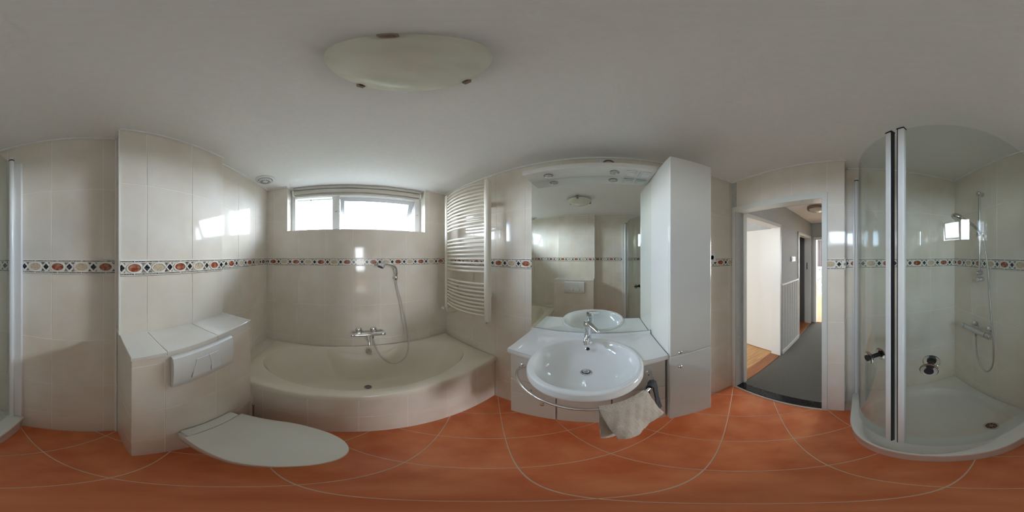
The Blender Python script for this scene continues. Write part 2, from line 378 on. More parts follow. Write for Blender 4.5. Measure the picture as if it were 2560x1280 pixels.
# floor with diagonal terracotta tiles
b = MB(); b.box(-1.0, XR + .03, YS - .08, 1.65, -1.72, -1.6115); fl = tag(b.build('floor', 'fgrout'), 'terracotta tiled bathroom floor laid diagonally', 'floor', kind='structure')
u, v = (math.cos(R(40)), math.sin(R(40))), (-math.sin(R(40)), math.cos(R(40)))
Fz = frame((0, 0, -1.6115), (1, 0, 0), (0, 0, 1), (0, 1, 0))
for i in range(-6, 6):
    for j in range(-8, 6):
        a0, a1 = .104 + .337 * i + .0025, .104 + .337 * (i + 1) - .0025; b0, b1 = -.082 + .331 * j + .0025, -.082 + .331 * (j + 1) - .0025
        pl = [(u[0] * a + v[0] * c, u[1] * a + v[1] * c) for a, c in ((a0, b0), (a1, b0), (a1, b1), (a0, b1))]
        for nx, ny, cc in ((1, 0, XR - .004), (-1, 0, -XL - .004), (0, 1, .87), (0, -1, -YS - .004)): pl = clip(pl, nx, ny, cc)
        for hx in ('box', 'door'):
            if len(pl) < 3: break
            if hx == 'door':
                ins = [p for p in pl if p[1] < YD and p[0] > .096]
                if ins:
                    q = clip(pl, 0, -1, -YD + .012)
                    pl = q
        if len(pl) < 3: continue
        ar = abs(sum(pl[k][0] * pl[(k + 1) % len(pl)][1] - pl[(k + 1) % len(pl)][0] * pl[k][1] for k in range(len(pl)))) / 2
        if ar < .0006: continue
        MB().prism(pl, -.004, .0012, Fz, ch=.0008).build('floor_tile', 'terra', fl)

# ------------------------------------------------------------------ doorway and hall
OX0, OX1, OZ = .258, 1.067, .432
b = MB(); y0, y1 = -1.262, YD + .012
b.box(OX1, DX1 + .002, y0, y1, -1.61, OZ); b.box(DX0 - .002, OX0, y0, y1, -1.61, OZ); b.box(DX0 - .002, DX1 + .002, y0, y1, OZ, DZ + .002)
d1 = tag(b.build('door_1', 'framep', bevel=.003), 'white painted frame of the open bathroom doorway', 'door frame', kind='structure')
b = MB(); b.box(OX1 - .003, OX1 + .001, -1.255, -1.235, -.46, -.34); b.build('strike_plate', 'label', d1)
b = MB(); b.box(DX0, DX1, -1.25, YD - .004, -1.66, -1.598); tag(b.build('threshold_stone', 'stone', bevel=.004), 'polished black stone threshold in the bathroom doorway', 'threshold', kind='structure')
b = MB(); b.box(DX0, DX1, YD - .004, YD + .014, -1.66, -1.604); tag(b.build('trim_4', 'ledge'), 'pale sealant strip along the black threshold', 'trim', kind='structure')

HX, HE = 1.06, -3.60       # hall left wall plane, hall end wall
HC = .76
b = MB(); b.box(.10, HX, HE, -1.645, -1.70, -1.603); tag(b.build('floor_hall', 'carpet'), 'grey carpet running down the hall', 'floor', kind='structure')
b = MB(); b.box(.10, HX, -1.645, -1.25, -1.70, -1.6005); tag(b.build('floor_hall_mat', 'carpet'), 'strip of grey carpet beside the black threshold', 'floor', kind='structure')
b = MB(); b.box(-.1, 4.5, -8.0, YS + .001, HC, HC + .15); b.box(1.18, 4.5, YS, 2.0, HC, HC + .15); tag(b.build('ceiling_hall', 'ceil'), 'white ceiling over the hall and side rooms', 'ceiling', kind='structure')
# hall left wall with two door openings
A0, A1, B0, B1, DT = -1.29, -2.06, -2.79, -3.50, .415
b = MB()
b.box(HX, HX + .12, -1.29, -1.14, -1.61, HC)
b.box(HX, HX + .12, A1, A0, DT, HC); b.box(HX, HX + .12, B0, A1, -1.61, HC); b.box(HX, HX + .12, B1, B0, DT, HC); b.box(HX, HX + .12, HE, B1, -1.61, HC)
hl = tag(b.build('wall_hall_left', 'wallp'), 'pale grey hall wall with two doorways and low panelling', 'wall', kind='structure')
b = MB(); b.box(.02, .10, HE, -1.297, -1.61, HC); tag(b.build('wall_hall_right', 'wallp'), 'pale grey right hall wall beyond the doorway', 'wall', kind='structure')
# low panelling boards, cap, skirting
n = 7; yy = [A1 - .03 + (B0 + .045 - A1 + .03) * k / n for k in range(n + 1)]
for k in range(n):
    b = MB(); b.box(HX - .012, HX, yy[k + 1] + .002, yy[k] - .002, -1.61, -.43); b.build('panel_board', 'wallp', hl, bevel=.002)
b = MB(); b.box(HX - .018, HX, B0 + .045, A1 - .02, -.43, -.405); b.build('panel_cap', 'paint', hl)
b = MB(); b.box(HX - .024, HX - .012, B0 + .045, A1 - .02, -1.61, -1.535); b.build('skirting_board', 'paint', hl)
def dframe(n, ya, yb, top, label):
    b = MB(); b.box(HX - .012, HX + .132, ya - .006, ya + .035, -1.61, top + .035); b.box(HX - .012, HX + .132, yb - .035, yb + .006, -1.61, top + .035); b.box(HX - .012, HX + .132, yb + .006, ya - .006, top - .012, top + .035)
    return tag(b.build(f'door_{n}', 'paint', bevel=.002), label, 'door frame', kind='structure')
d2 = dframe(2, A0 + .005, A1 + .03, DT, 'white frame of the bedroom doorway nearest the bathroom')
d3 = dframe(3, B0, B1, DT - .005, 'white frame of the second doorway further down the hall')
b = MB(); b.box(HX + .06, HX + .075, B1 + .005, B1 + .02, -.30, -.15); b.build('strike_plate', 'dark', d3)
b = MB(); b.box(HX - .002, HX + .15, A1 + .03, A0 + .005, -1.66, -1.592); tag(b.build('threshold_bedroom', 'cherry', bevel=.003), 'reddish wooden threshold of the bedroom doorway', 'threshold', kind='structure')
b = MB(); b.box(HX - .002, HX + .15, B1, B0, -1.66, -1.592); tag(b.build('threshold_far_room', 'cherry', bevel=.003), 'reddish wooden threshold of the second hall doorway', 'threshold', kind='structure')
# open bedroom door leaf
t = thing('bedroom_door', (HX + .19, -2.10, -1.60), 'white flush door standing open into the bedroom', 'door')
b = MB(); b.box(HX + .15, HX + .98, -2.12, -2.08, -1.59, .405); b.build('leaf', 'paint', t, bevel=.002)
for z in (.12, -.32 - 1.05):
    b = MB(); b.lathe([(.009, -.045), (.009, .045)], (HX + .143, -2.085, z), n=12); b.build('hinge', 'paint', t, smooth=40)
# bedroom shell
b = MB(); b.box(HX + .12, 4.4, -2.9, 1.6, -1.70, -1.60); bf = tag(b.build('floor_bedroom', 'oak'), 'light oak laminate floor of the bedroom', 'floor', kind='structure')
b = MB(); b.box(1.185, 4.45, -2.30, -2.17, -1.61, HC); tag(b.build('wall_bedroom_back', 'wallp'), 'pale bedroom wall behind the open door', 'wall', kind='structure')
b = MB(); b.box(4.4, 4.5, -2.75, 1.7, -1.61, HC); tag(b.build('wall_bedroom_right', 'wallp'), 'pale far wall of the bedroom', 'wall', kind='structure')
b = MB(); b.box(1.18, 4.45, 1.5, 1.6, -1.61, HC); tag(b.build('wall_bedroom_window', 'wallp'), 'pale bedroom wall holding its window', 'wall', kind='structure')
b = MB(); b.box(1.178, 1.20, -1.3, 1.6, -1.61, HC); tag(b.build('wall_bedroom_left', 'wallp'), 'pale bedroom wall behind the bathroom', 'wall', kind='structure')
# dim second room: grey door just behind the frame
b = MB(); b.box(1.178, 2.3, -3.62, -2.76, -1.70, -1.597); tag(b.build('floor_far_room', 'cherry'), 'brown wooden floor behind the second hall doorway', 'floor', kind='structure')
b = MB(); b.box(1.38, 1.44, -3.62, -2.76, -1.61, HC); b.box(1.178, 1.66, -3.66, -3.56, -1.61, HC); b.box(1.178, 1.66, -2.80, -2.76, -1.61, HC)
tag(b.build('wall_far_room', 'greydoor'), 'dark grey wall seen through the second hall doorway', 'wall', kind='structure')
# hall end wall with glazed room beyond
E0, E1, ET = .15, .975, .39
b = MB(); b.box(E1, HX + .6, HE - .12, HE, -1.61, HC); b.box(.02, E0, HE - .12, HE, -1.61, HC); b.box(E0, E1, HE - .12, HE, ET, HC)
tag(b.build('wall_hall_end', 'wallp'), 'pale wall at the far end of the hall', 'wall', kind='structure')
b = MB(); b.box(E1 - .03, E1 + .03, HE - .13, HE + .012, -1.61, ET); b.box(E0 - .03, E0 + .03, HE - .13, HE + .012, -1.61, ET); b.box(E0 - .03, E1 + .03, HE - .13, HE + .012, ET - .02, ET + .04)
tag(b.build('door_4', 'paint', bevel=.003), 'white frame of the doorway at the end of the hall', 'door frame', kind='structure')
b = MB(); b.box(-1.6, 3.0, -8.0, HE - .02, -1.70, -1.60); tag(b.build('floor_living', 'oak'), 'oak floor of the bright room at the end of the hall', 'floor', kind='structure')
b = MB(); b.box(2.3, 2.4, -8.0, HE - .1, -1.61, HC); tag(b.build('wall_living_left', 'wallp'), 'pale side wall of the bright end room', 'wall', kind='structure')
b = MB(); b.box(-1.6, 2.4, -7.85, -7.75, -1.61, HC); tag(b.build('wall_living_back', 'wallp'), 'pale back wall of the bright end room', 'wall', kind='structure')
b = MB(); b.box(-1.7, -1.6, -8.0, HE - .1, -1.61, HC); b.box(-1.7, .03, HE - .12, HE, -1.61, HC); b.box(-1.7, -.1, -8, HE, HC, HC + .12); tag(b.build('wall_living_right', 'wallp'), 'pale right wall of the bright end room', 'wall', kind='structure')
# hall ceiling lamp
t = thing('hall_ceiling_lamp', (.62, -2.38, HC), 'round hall ceiling lamp with bronze ring', 'lamp')
b = MB(); b.lathe([(.14, 0), (.145, -.02), (.14, -.045), (.125, -.05), (.12, -.03), (.12, 0)], (.62, -2.38, HC - .001), n=36); b.build('ring', 'bronze', t, smooth=40)
b = MB(); b.lathe([(.12, -.03), (.11, -.055), (.08, -.075), (.04, -.085), (.001, -.088)], (.62, -2.38, HC), n=36, cap1=False); b.build('shade', 'alab', t, smooth=60)
# hall switch
t = thing('light_switch', (HX, -2.52, -.05), 'small white double switch plate on the hall wall', 'switch')
b = MB(); b.box(HX - .011, HX, -2.60, -2.44, -.09, -.01); b.build('plate', 'pvc', t, bevel=.002)
for y in (-2.555, -2.485):
    b = MB(); b.box(HX - .016, HX - .011, y - .026, y + .026, -.078, -.022); b.build('rocker', 'pvc' if y > -2.5 else 'label', t, bevel=.002)
# far room: cube shelf, curtain, plant
t = thing('cube_shelf', (1.66, -6.2, -1.60), 'white open cube shelf in the bright room beyond the hall', 'shelf')
SX0, SX1, SY0, SY1 = 1.47, 1.85, -7.05, -5.62
for k in range(4):
    z = -1.58 + k * .36; b = MB(); b.box(SX0, SX1, SY0, SY1, z, z + .03); b.build('shelf_board', 'shelfw', t)
for k in range(5):
    y = SY0 + (SY1 - SY0 - .03) * k / 4; b = MB(); b.box(SX0 + .002, SX1, y, y + .03, -1.55, -.49); b.build('divider', 'shelfw', t)
b = MB(); b.box(SX1, SX1 + .01, SY0, SY1, -1.58, -.47); b.build('back_panel', 'shelfw', t)
for i, (c, r_) in enumerate(((3, 0), (3, 1), (2, 1), (2, 2), (3, 2))):
    y = SY0 + (SY1 - SY0 - .03) * c / 4; b = MB(); b.box(SX0 + .02, SX1 - .02, y + .04, y + .34, -1.549 + .36 * r_, -1.29 + .36 * r_)
    tag(b.build('storage_box', 'basket' if i % 2 else 'shelfw', bevel=.004), ['pale storage box in the lowest near shelf cube', 'blue-grey storage box in the middle near shelf cube', 'pale storage box in the middle of the second shelf column', 'blue-grey storage box in the top of the second shelf column', 'pale storage box in the top near shelf cube'][i], 'box', 'storage boxes in the cube shelf')
t = thing('potted_plant', (1.62, -5.85, -.47), 'small dark potted plant on top of the cube shelf', 'plant')
b = MB(); b.lathe([(.045, 0), (.06, .11), (.053, .11), (.045, .1)], (1.62, -5.85, -.47), n=16); b.build('pot', 'dark', t, smooth=40)
b = MB()
for k in range(14):
    a = k * 2.4; l = .06 + .03 * random.random(); p = Vector((1.62, -5.85, -.37)); e = p + Vector((math.cos(a) * l, math.sin(a) * l, .05 + .06 * random.random()))
    m_ = (p + e) / 2 + Vector((0, 0, .02)); b.tube([p, m_, e], [.004, .014, .002], 5)
b.build('leaves', 'leaf', t)
t = thing('curtain', (1.8, -7.6, -1.55), 'lilac-grey curtain hanging behind the cube shelf', 'curtain')
ring = [[(1.35 + .9 * k / 60, -7.62 + .03 * math.sin(k * 1.1), z) for k in range(61)] for z in (-1.55, -.4, .7)]
b = MB(); b.loft(ring, closed=False); b.loft([[(x, y - .012, z) for x, y, z in r_] for r_ in ring], closed=False); b.build('fabric', 'curtain', t, smooth=60)
b = MB(); b.tube([(1.3, -7.62, .715), (2.29, -7.62, .715)], .012); b.build('rod', 'satin', t, smooth=40)

# ------------------------------------------------------------------ window
t = thing('window_1', (.12, 1.76, WZ), 'white framed window above the bath with a fixed pane and a tilted sash', 'window', kind='structure')
FY0, FY1 = 1.715, 1.785
def bar(x0, x1, z0, z1, name='frame_bar', y0=FY0, y1=FY1, m='pvc', bev=.004): 
    b = MB(); b.box(x0, x1, y0, y1, z0, z1); return b.build(name, m, t, bevel=bev)
bar(WX0 + .003, -.55, WZ + .002, CE); bar(.772, WX1 - .003, WZ + .002, CE); bar(-.144, -.066, WZ + .0255, .655)
bar(-.55, .772, WZ + .002, WZ + .025); bar(-.55, .772, .655, CE)
bar(-.549, -.145, WZ + .026, .654, 'fixed_pane', 1.745, 1.753, 'glass', 0)
for x in (-.102, .80):
    b = MB(); b.box(x - .012, x + .012, FY0 - .004, FY0 + .001, .478, .486); b.build('screw_cap', 'label', t)
# tilted sash hinged at the top
ta = R(24); hz, hy = .652, 1.735
Fq = lambda s_, t_, h_: Vector((s_, hy - math.sin(ta) * t_ + math.cos(ta) * h_, hz + math.cos(ta) * t_ + math.sin(ta) * h_))
b = MB(); sx0, sx1, sl = -.062, .768, -.375
b.box(sx0, sx0 + .046, sl, 0, 0, .045, F=Fq); b.box(sx1 - .06, sx1, sl, 0, 0, .045, F=Fq); b.box(sx0 + .046, sx1 - .06, -.045, 0, 0, .045, F=Fq); b.box(sx0 + .046, sx1 - .06, sl, sl + .03, 0, .045, F=Fq)
sa = b.build('sash', 'sashdark', t)
b = MB(); b.box(sx0 + .046, sx1 - .06, sl + .03, -.045, .018, .026, F=Fq); b.build('sash_pane', 'glass', sa)
b = MB(); b.box(.33, .36, sl + .004, sl + .022, -.016, 0, F=Fq); b.tube([Fq(.345, sl + .012, -.012), Fq(.345, sl + .012, -.03), Fq(.32, sl + .012, -.032)], .005, 8); b.build('sash_handle', 'label', sa, smooth=40)
b = MB(); b.tube([Fq(.76, -.30, .02), (.775, 1.75, .36)], .004, 6); b.build('stay_arm', 'label', sa)
# roller blind
t = thing('roller_blind', (.12, 1.665, .74), 'rolled-up beige roller blind across the top of the window', 'blind')
b = MB(); b.tube([(-.545, 1.665, .702), (.80, 1.665, .702)], .03, 20); b.build('fabric_roll', 'blind', t, smooth=40)
b = MB(); b.box(-.555, .81, 1.645, 1.70, .735, .765); b.build('headrail', 'blindbar', t, bevel=.003)
b = MB(); b.box(-.535, .79, 1.644, 1.662, .642, .668); b.build('bottom_bar', 'blindbar', t, bevel=.006)
b = MB(); b.box(-.54, .795, 1.664, 1.667, .66, .705); b.build('hanging_fabric', 'blind', t)
for x in (-.552, .806):
    b = MB(); b.lathe([(.034, -.006), (.036, 0), (.034, .006)], (x, 1.665, .702), (1, 0, 0), 20); b.build('end_bracket', 'pvc', t, smooth=40)
# eave outside
t = thing('roof_eave', (.12, 1.95, .78), 'grey roof overhang outside above the window', 'eave', kind='structure')
b = MB(); b.box(-2.5, 3.0, 1.80, 2.12, .765, .86); b.build('soffit', 'eave', t)
b = MB(); b.tube([(-.40, 1.83, .665), (-.44, 2.1, .80)], .012, 8); b.build('bracket', 'label', t)

# ------------------------------------------------------------------ ceiling lamp and vent
lc = (.116, .290)
t = thing('ceiling_lamp', (*lc, CE), 'frosted alabaster glass dish lamp with three metal clips on the ceiling', 'lamp')
b = MB(); b.lathe([(.05, 0), (.05, -.03), (.045, -.034)], (*lc, CE - .0005)); b.build('base', 'pvc', t, smooth=40)
pr = [(.152, .742), (.155, .739), (.152, .735), (.138, .718), (.115, .702), (.085, .688), (.05, .679), (.0008, .675)]
b = MB(); b.lathe(pr + [(.0008, .681), (.05, .685), (.085, .694), (.115, .708), (.138, .724), (.150, .742)], (*lc, 0), n=56, cap0=False, cap1=False); b.build('glass_dish', 'alab', t, smooth=60)
for px_, py_ in ((.04, .15), (.039, .402), (.256, .282)):
    a = math.atan2(py_ - .278, px_ - .112); d = Vector((math.cos(a), math.sin(a), 0)); p = Vector((*lc, 0)) + d * .150
    b = MB(); q = Vector((-d.y, d.x, 0))
    Fc = frame((p.x, p.y, .735), q, d)
    b.box(-.011, .011, -.018, .012, -.004, .010, F=Fc); b.box(-.008, .008, .012, .034, .0, .007, F=Fc); b.build('clip', 'bronze', t, bevel=.004)
vc = (-.722, 1.335)
t = thing('ceiling_vent', (*vc, CE), 'round white slotted ventilation grille on the ceiling', 'vent')
b = MB(); b.lathe([(.092, 0), (.092, -.006), (.086, -.009), (.068, -.009), (.068, 0)], (*vc, CE - .001), n=40); b.build('rim', 'pvc', t, smooth=40)
b = MB(); b.lathe([(.062, -.004), (.062, -.022), (.056, -.027), (.001, -.027)], (*vc, CE), n=40, cap1=False); b.build('disc', 'pvc', t, smooth=40)
for k in range(16):
    a = 2 * math.pi * k / 16; Fv = frame((*vc, CE - .0285), (math.cos(a), math.sin(a), 0), (0, 0, 1), (-math.sin(a), math.cos(a), 0))
    b = MB(); b.box(.026, .052, -.0022, .0022, 0, .003, F=Fv); b.build('slot', 'dark', t)

# ------------------------------------------------------------------ bath
BZ = -.98; bc = Vector((.18, 1.24))
t = thing('bathtub', (.19, 1.22, BZ - .1), 'cream acrylic bathtub built in under the window with oval basin', 'bathtub')
bx0, bx1, by0, by1 = -.728, XR - .005, .838, YW - .006
def supere(a_, bb_, e_, n=120):
    out = []
    for k in range(n):
        th = 2 * math.pi * k / n; c, s_ = math.cos(th), math.sin(th)
        out.append((math.copysign(abs(c) ** (2 / e_), c) * a_, math.copysign(abs(s_) ** (2 / e_), s_) * bb_))
    return out
def torect(p, x0, x1, y0, y1, c):
    k = min(((x1 - c.x) if p[0] > 0 else (x0 - c.x)) / p[0] if abs(p[0]) > 1e-9 else 1e9, ((y1 - c.y) if p[1] > 0 else (y0 - c.y)) / p[1] if abs(p[1]) > 1e-9 else 1e9)
    return (c.x + p[0] * k, c.y + p[1] * k)
NB = 160
ov = supere(.832, .331, 2.5, NB)
rect = [torect(p, bx0, bx1, by0, by1, bc) for p in ov]
for cx_, cy_ in ((bx0, by0), (bx0, by1), (bx1, by0), (bx1, by1)):
    k = min(range(NB), key=lambda i: (rect[i][0] - cx_) ** 2 + (rect[i][1] - cy_) ** 2); rect[k] = (cx_, cy_)
gg = [max(0, 1 - ((p[0] + bc.x - .17) / .35) ** 2) if p[1] > 0 else 0 for p in ov]
gg = [g_ ** .9 for g_ in gg]
def ringz(f): return [Vector(f(i)) for i in range(NB)]
def lip(i, dn, z, ins=0): 
    p = ov[i]; l = math.hypot(*p); k = 1 - ins / l
    return (bc.x + p[0] * k, bc.y + p[1] * k - dn * gg[i], z)
rc = Vector(((bx0 + bx1) / 2, (by0 + by1) / 2))
def rin(i, d, z): return (rect[i][0] + (d if rect[i][0] < bc.x else -d) * (abs(rect[i][0] - bx0) < .02 or abs(rect[i][0] - bx1) < .02), rect[i][1] + (d if rect[i][1] < bc.y else -d) * (abs(rect[i][1] - by0) < .001 or abs(rect[i][1] - by1) < .001), z)
def wall_(i, f, z):                 # from the lip outline (f=0) to the floor outline (f=1)
    x, y, _ = lip(i, .115, 0, .012)
    fl_ = (bc.x + ov[i][0] * .64, 1.165 + ov[i][1] * .52 - .0 * gg[i])
    return (x + (fl_[0] - x) * f, y + (fl_[1] - y) * f, z)
rings = [ringz(lambda i: (*rect[i], BZ - .052)), ringz(lambda i: (*rect[i], BZ - .016)), ringz(lambda i: rin(i, .004, BZ - .005)), ringz(lambda i: rin(i, .013, BZ)),
         ringz(lambda i: lip(i, 0, BZ + .001, -.012)), ringz(lambda i: lip(i, .0, BZ - .003, 0)),
         ringz(lambda i: lip(i, .042, BZ - .070 * gg[i] - .005, .003)), ringz(lambda i: lip(i, .05, BZ - .074 * gg[i] - .007, .004)),
         ringz(lambda i: lip(i, .105, BZ - .077 * gg[i] - .010, .006)), ringz(lambda i: lip(i, .115, BZ - .085 * gg[i] - .018, .010)),
         ringz(lambda i: wall_(i, .10, BZ - .09 * gg[i] - .055 + .02 * gg[i])), ringz(lambda i: wall_(i, .36, BZ - .17)), ringz(lambda i: wall_(i, .70, BZ - .27)), ringz(lambda i: wall_(i, .88, BZ - .31)), ringz(lambda i: wall_(i, 1.0, BZ - .325)),
         ringz(lambda i: (bc.x + ov[i][0] * .56, 1.165 + ov[i][1] * .44, BZ - .33)), ringz(lambda i: (bc.x + ov[i][0] * .2, 1.165 + ov[i][1] * .16, BZ - .333))]
b = MB(); b.loft(rings, False, True); b.build('shell', 'acryl', t, smooth=50)
b = MB(); b.box(bx0 - .11 + .003, bx0 + .006, .868, YW - .005, -1.0, BZ - .004); b.build('deck_tile', 'tile', t, bevel=.002)
dr = Vector((.17, 1.25, BZ - .332))
def drain(parent, c, r=.034, n=4):
    b = MB(); b.lathe([(r, 0), (r, .003), (r * .85, .005), (r * .72, .004), (r * .7, .001)], c, n=28); o = b.build('drain_ring', 'satin', parent, smooth=40)
    b = MB(); b.lathe([(r * .7, .001), (r * .7, .0018)], c, n=24); b.build('drain_hole', 'dark', o)
    for k in range(n):
        a = math.pi * k / n + .3; b = MB(); d = Vector((math.cos(a), math.sin(a), 0)) * r * .68; b.tube([Vector(c) - d + Vector((0, 0, .003)), Vector(c) + d + Vector((0, 0, .003))], .0022, 6); b.build('drain_bar', 'satin', o)
    return o
drain(t, dr)
b = MB(); kc = Vector((.212, 1.512, BZ - .032)); b.lathe([(.030, 0), (.030, .02), (.026, .03), (.012, .034), (.001, .035)], kc + Vector((0, .015, 0)), (0, -1, -.15), n=28, cap1=False); b.build('overflow_knob', 'satin', t, smooth=45)

# bath mixer
t = thing('bath_mixer', (.21, YW, -.80), 'chrome bath mixer with spout on the wall over the tub', 'tap')
yb, zb = 1.527, -.805
b = MB(); b.tube([(.085, yb, zb), (.335, yb, zb)], .022, 20); b.build('bar', 'chrome', t, smooth=40)
for x0, x1 in ((.045, .083), (.337, .376)):
    b = MB(); b.lathe([(.021, 0), (.0225, .004), (.0225, abs(x1 - x0) - .004), (.02, abs(x1 - x0))], (x0, yb, zb), (1, 0, 0), 20); b.build('knob', 'chrome', t, smooth=40)
for x in (.124, .269):
    b = MB(); b.lathe([(.034, 0), (.033, .006), (.024, .016), (.016, .02), (.016, .06)], (x, YW - .002, zb + .028), (0, -1, -.25), 24); b.build('escutcheon', 'chrome', t, smooth=40)
b = MB(); b.tube([(.212, yb, zb - .01), (.212, yb - .03, zb - .03), (.212, yb - .055, zb - .075), (.212, yb - .062, zb - .105)], [.018, .018, .015, .014], 16); b.build('spout', 'chrome', t, smooth=50)
b = MB(); b.tube([(.255, yb, zb - .01), (.255, yb, zb - .05)], .009, 12); b.build('outlet', 'chrome', t, smooth=40)
# bath hand shower
t = thing('bath_hand_shower', (.485, YW, -.25), 'chrome hand shower with hose hooked on the window wall', 'shower head')
b = MB(); b.lathe([(.019, 0), (.018, .008), (.013, .012), (.013, .04)], (.485, YW - .002, -.222), (0, -1, 0), 20); b.lathe([(.017, -.02), (.019, -.012), (.019, .016), (.016, .02)], (.487, 1.545, -.218), (.05, -.2, 1), 20); b.build('holder', 'chrome', t, smooth=45)
hp = bez([(.487, 1.541, -.215), (.489, 1.528, -.165), (.470, 1.50, -.115), (.425, 1.475, -.085), (.365, 1.46, -.072), (.325, 1.455, -.085)], 20)
b = MB(); b.tube(hp, [.012 + .004 * (k / 20) for k in range(21)], 14); b.build('handle', 'chrome', t, smooth=60)
hd = Vector((-.45, -.25, -1)).normalized()
b = MB(); b.lathe([(.012, -.018), (.028, -.008), (.036, .004), (.036, .014), (.031, .018), (.001, .018)], Vector((.318, 1.452, -.085)), hd, 24, cap1=False); b.build('spray_head', 'chrome', t, smooth=45)
b = MB(); b.lathe([(.030, .0185), (.028, .021), (.001, .021)], Vector((.318, 1.452, -.085)), hd, 24, cap1=False); b.build('spray_face', 'rubber', t, smooth=45)
hs = bez([(.255, 1.527, -.85), (.262, 1.505, -.89), (.272, 1.45, -.94), (.313, 1.395, -1.03), (.40, 1.37, -1.105), (.496, 1.375, -1.085), (.555, 1.40, -1.00), (.58, 1.445, -.875), (.56, 1.49, -.63), (.528, 1.515, -.44), (.50, 1.535, -.32), (.487, 1.541, -.235)], 90)
b = MB(); b.tube(hs, .0068, 10); b.build('hose', 'hose', t, smooth=60)

# ------------------------------------------------------------------ toilet side
t = thing('flush_plate', (XF + .02, .467, -.54), 'white double-button flush plate on the tiled toilet box', 'flush plate')
Fp = frame((XF + .0035, 0, 0), (0, 1, 0), (1, 0, 0))
rngs = []
for t_, h_ in ((-.645, .0), (-.645, .010), (-.638, .016), (-.60, .022), (-.54, .026), (-.48, .025), (-.452, .020), (-.445, .012), (-.445, 0)):
    rngs.append([Fp(.298 + .34 * k / 10, t_, h_) for k in range(11)])
b = MB(); b.loft(rngs, closed=False)
for k in (0, 10): b.add([r_[k] for r_ in rngs], [tuple(range(len(rngs)))])
b.build('plate', 'pvc', t, smooth=35, bevel=0)
for nm, pl in (('button', [(.381, -.598), (.404, -.487), (.468, -.487), (.478, -.52), (.482, -.56), (.482, -.598)]), ('button', [(.486, -.598), (.486, -.56), (.482, -.52), (.472, -.487), (.53, -.487), (.553, -.598)])):
    Fb = frame((XF + .0265, 0, 0), (0, 1, 0), (1, 0, 0))
    o = MB().prism(pl, -.004, .0045, Fb, ch=.0015).build(nm, 'pvc', t)
    MB().prism(inset(pl if sum(pl[i][0] * pl[(i + 1) % 6][1] - pl[(i + 1) % 6][0] * pl[i][1] for i in range(6)) > 0 else pl[::-1], -.0022), -.004, .0012, Fb).build('button_gap', 'satin', o)
tc_ = .488
t = thing('toilet', (-.3, tc_, -1.5), 'white wall-hung toilet with closed lid in front of the tiled box', 'toilet')
def dshape(a, bb, xc, z, n=48, back=-.55, e=2.0):
    out = []
    for k in range(n):
        th = -math.pi / 2 + math.pi * k / (n - 1); out.append((xc + a * math.cos(th), tc_ + bb * math.sin(th), z))
    out += [(back, tc_ + bb * .86, z), (back, tc_ - bb * .86, z)]
    return out
b = MB(); b.loft([dshape(.12, .10, -.36, -1.53, back=-.551), dshape(.16, .13, -.33, -1.50, back=-.551), dshape(.22, .165, -.29, -1.40, back=-.551), dshape(.25, .18, -.275, -1.30, back=-.551), dshape(.258, .185, -.265, -1.222, back=-.551)], True, True); b.build('bowl', 'toiletw', t, smooth=50)
b = MB(); b.loft([dshape(.262, .19, -.262, -1.221, back=-.50), dshape(.266, .194, -.26, -1.215, back=-.50), dshape(.266, .194, -.26, -1.205, back=-.50)], True, True); b.build('seat', 'toiletw', t, smooth=40)
b = MB(); b.loft([dshape(.266, .194, -.26, -1.203, back=-.49), dshape(.27, .198, -.26, -1.196, back=-.49), dshape(.268, .196, -.26, -1.186, back=-.49), dshape(.255, .184, -.262, -1.181, back=-.487), dshape(.12, .09, -.29, -1.178, back=-.46)], True, True); b.build('lid', 'toiletw', t, smooth=40)
b = MB(); b.box(-.550, -.492, tc_ - .150, tc_ + .150, -1.215, -1.183); b.build('hinge_block', 'toiletw', t, bevel=.006)
t = thing('toilet_brush', (-.505, .775, -1.608), 'toilet brush with chrome handle in the corner between bath and toilet', 'brush')
b = MB(); b.lathe([(.038, 0), (.042, .004), (.042, .13), (.039, .132), (.039, .01)], (-.505, .79, -1.6085), n=24); b.build('holder', 'ceramic', t, smooth=40)
b = MB(); b.lathe([(.006, .02), (.006, .385), (.009, .39), (.009, .405), (.006, .408)], (-.505, .79, -1.6085), n=16); b.build('handle', 'satin', t, smooth=40)

# ------------------------------------------------------------------ radiator
t = thing('towel_radiator', (1.0, 1.12, -.56), 'cream towel radiator with curved bars on the right of the bath', 'radiator')
for y in (.848, 1.398):
    pl = [(1.022, y - .022), (.985, y - .022), (.978, y - .012), (.976, y), (.978, y + .012), (.985, y + .022), (1.022, y + .022)]
    b = MB(); b.prism(pl, -.553, .657); b.build('post', 'radw', t, smooth=50)
    b = MB(); b.prism(inset(pl if y < 0 else pl[::-1], .004) if False else [(1.018, y - .017), (.984, y - .017), (.984, y + .017), (1.018, y + .017)], .657, .661); b.build('post_cap', 'satin', t)
arc = [(.998 - .052 * (1 - ((y - 1.123) / .257) ** 2), y) for y in [.866 + .514 * k / 16 for k in range(17)]]
b = MB(); b.tube([(x, y, 0) for x, y in arc], .0105, 10); bar0 = b.build('bar', 'radw', t, smooth=60)
zs = [.635 - .0346 * k for k in range(12)] + [.153 - .0354 * k for k in range(9)] + [-.232 - .034 * k for k in range(9)]
for i, z in enumerate(zs):
    if i == 0: bar0.location.z += z
    else: clone(bar0, t, (0, 0, z - zs[0]))
for y, z in ((.90, .46), (.90, -.345), (1.36, .46), (1.36, -.345)):
    b = MB(); b.box(1.0, XR - .003, y - .012, y + .012, z - .022, z + .022); b.build('bracket', 'radw', t, bevel=.003)
b = MB(); b.lathe([(.012, 0), (.012, -.02), (.008, -.024)], (.995, .848, -.553), n=14); b.build('vent_plug', 'satin', t, smooth=40)
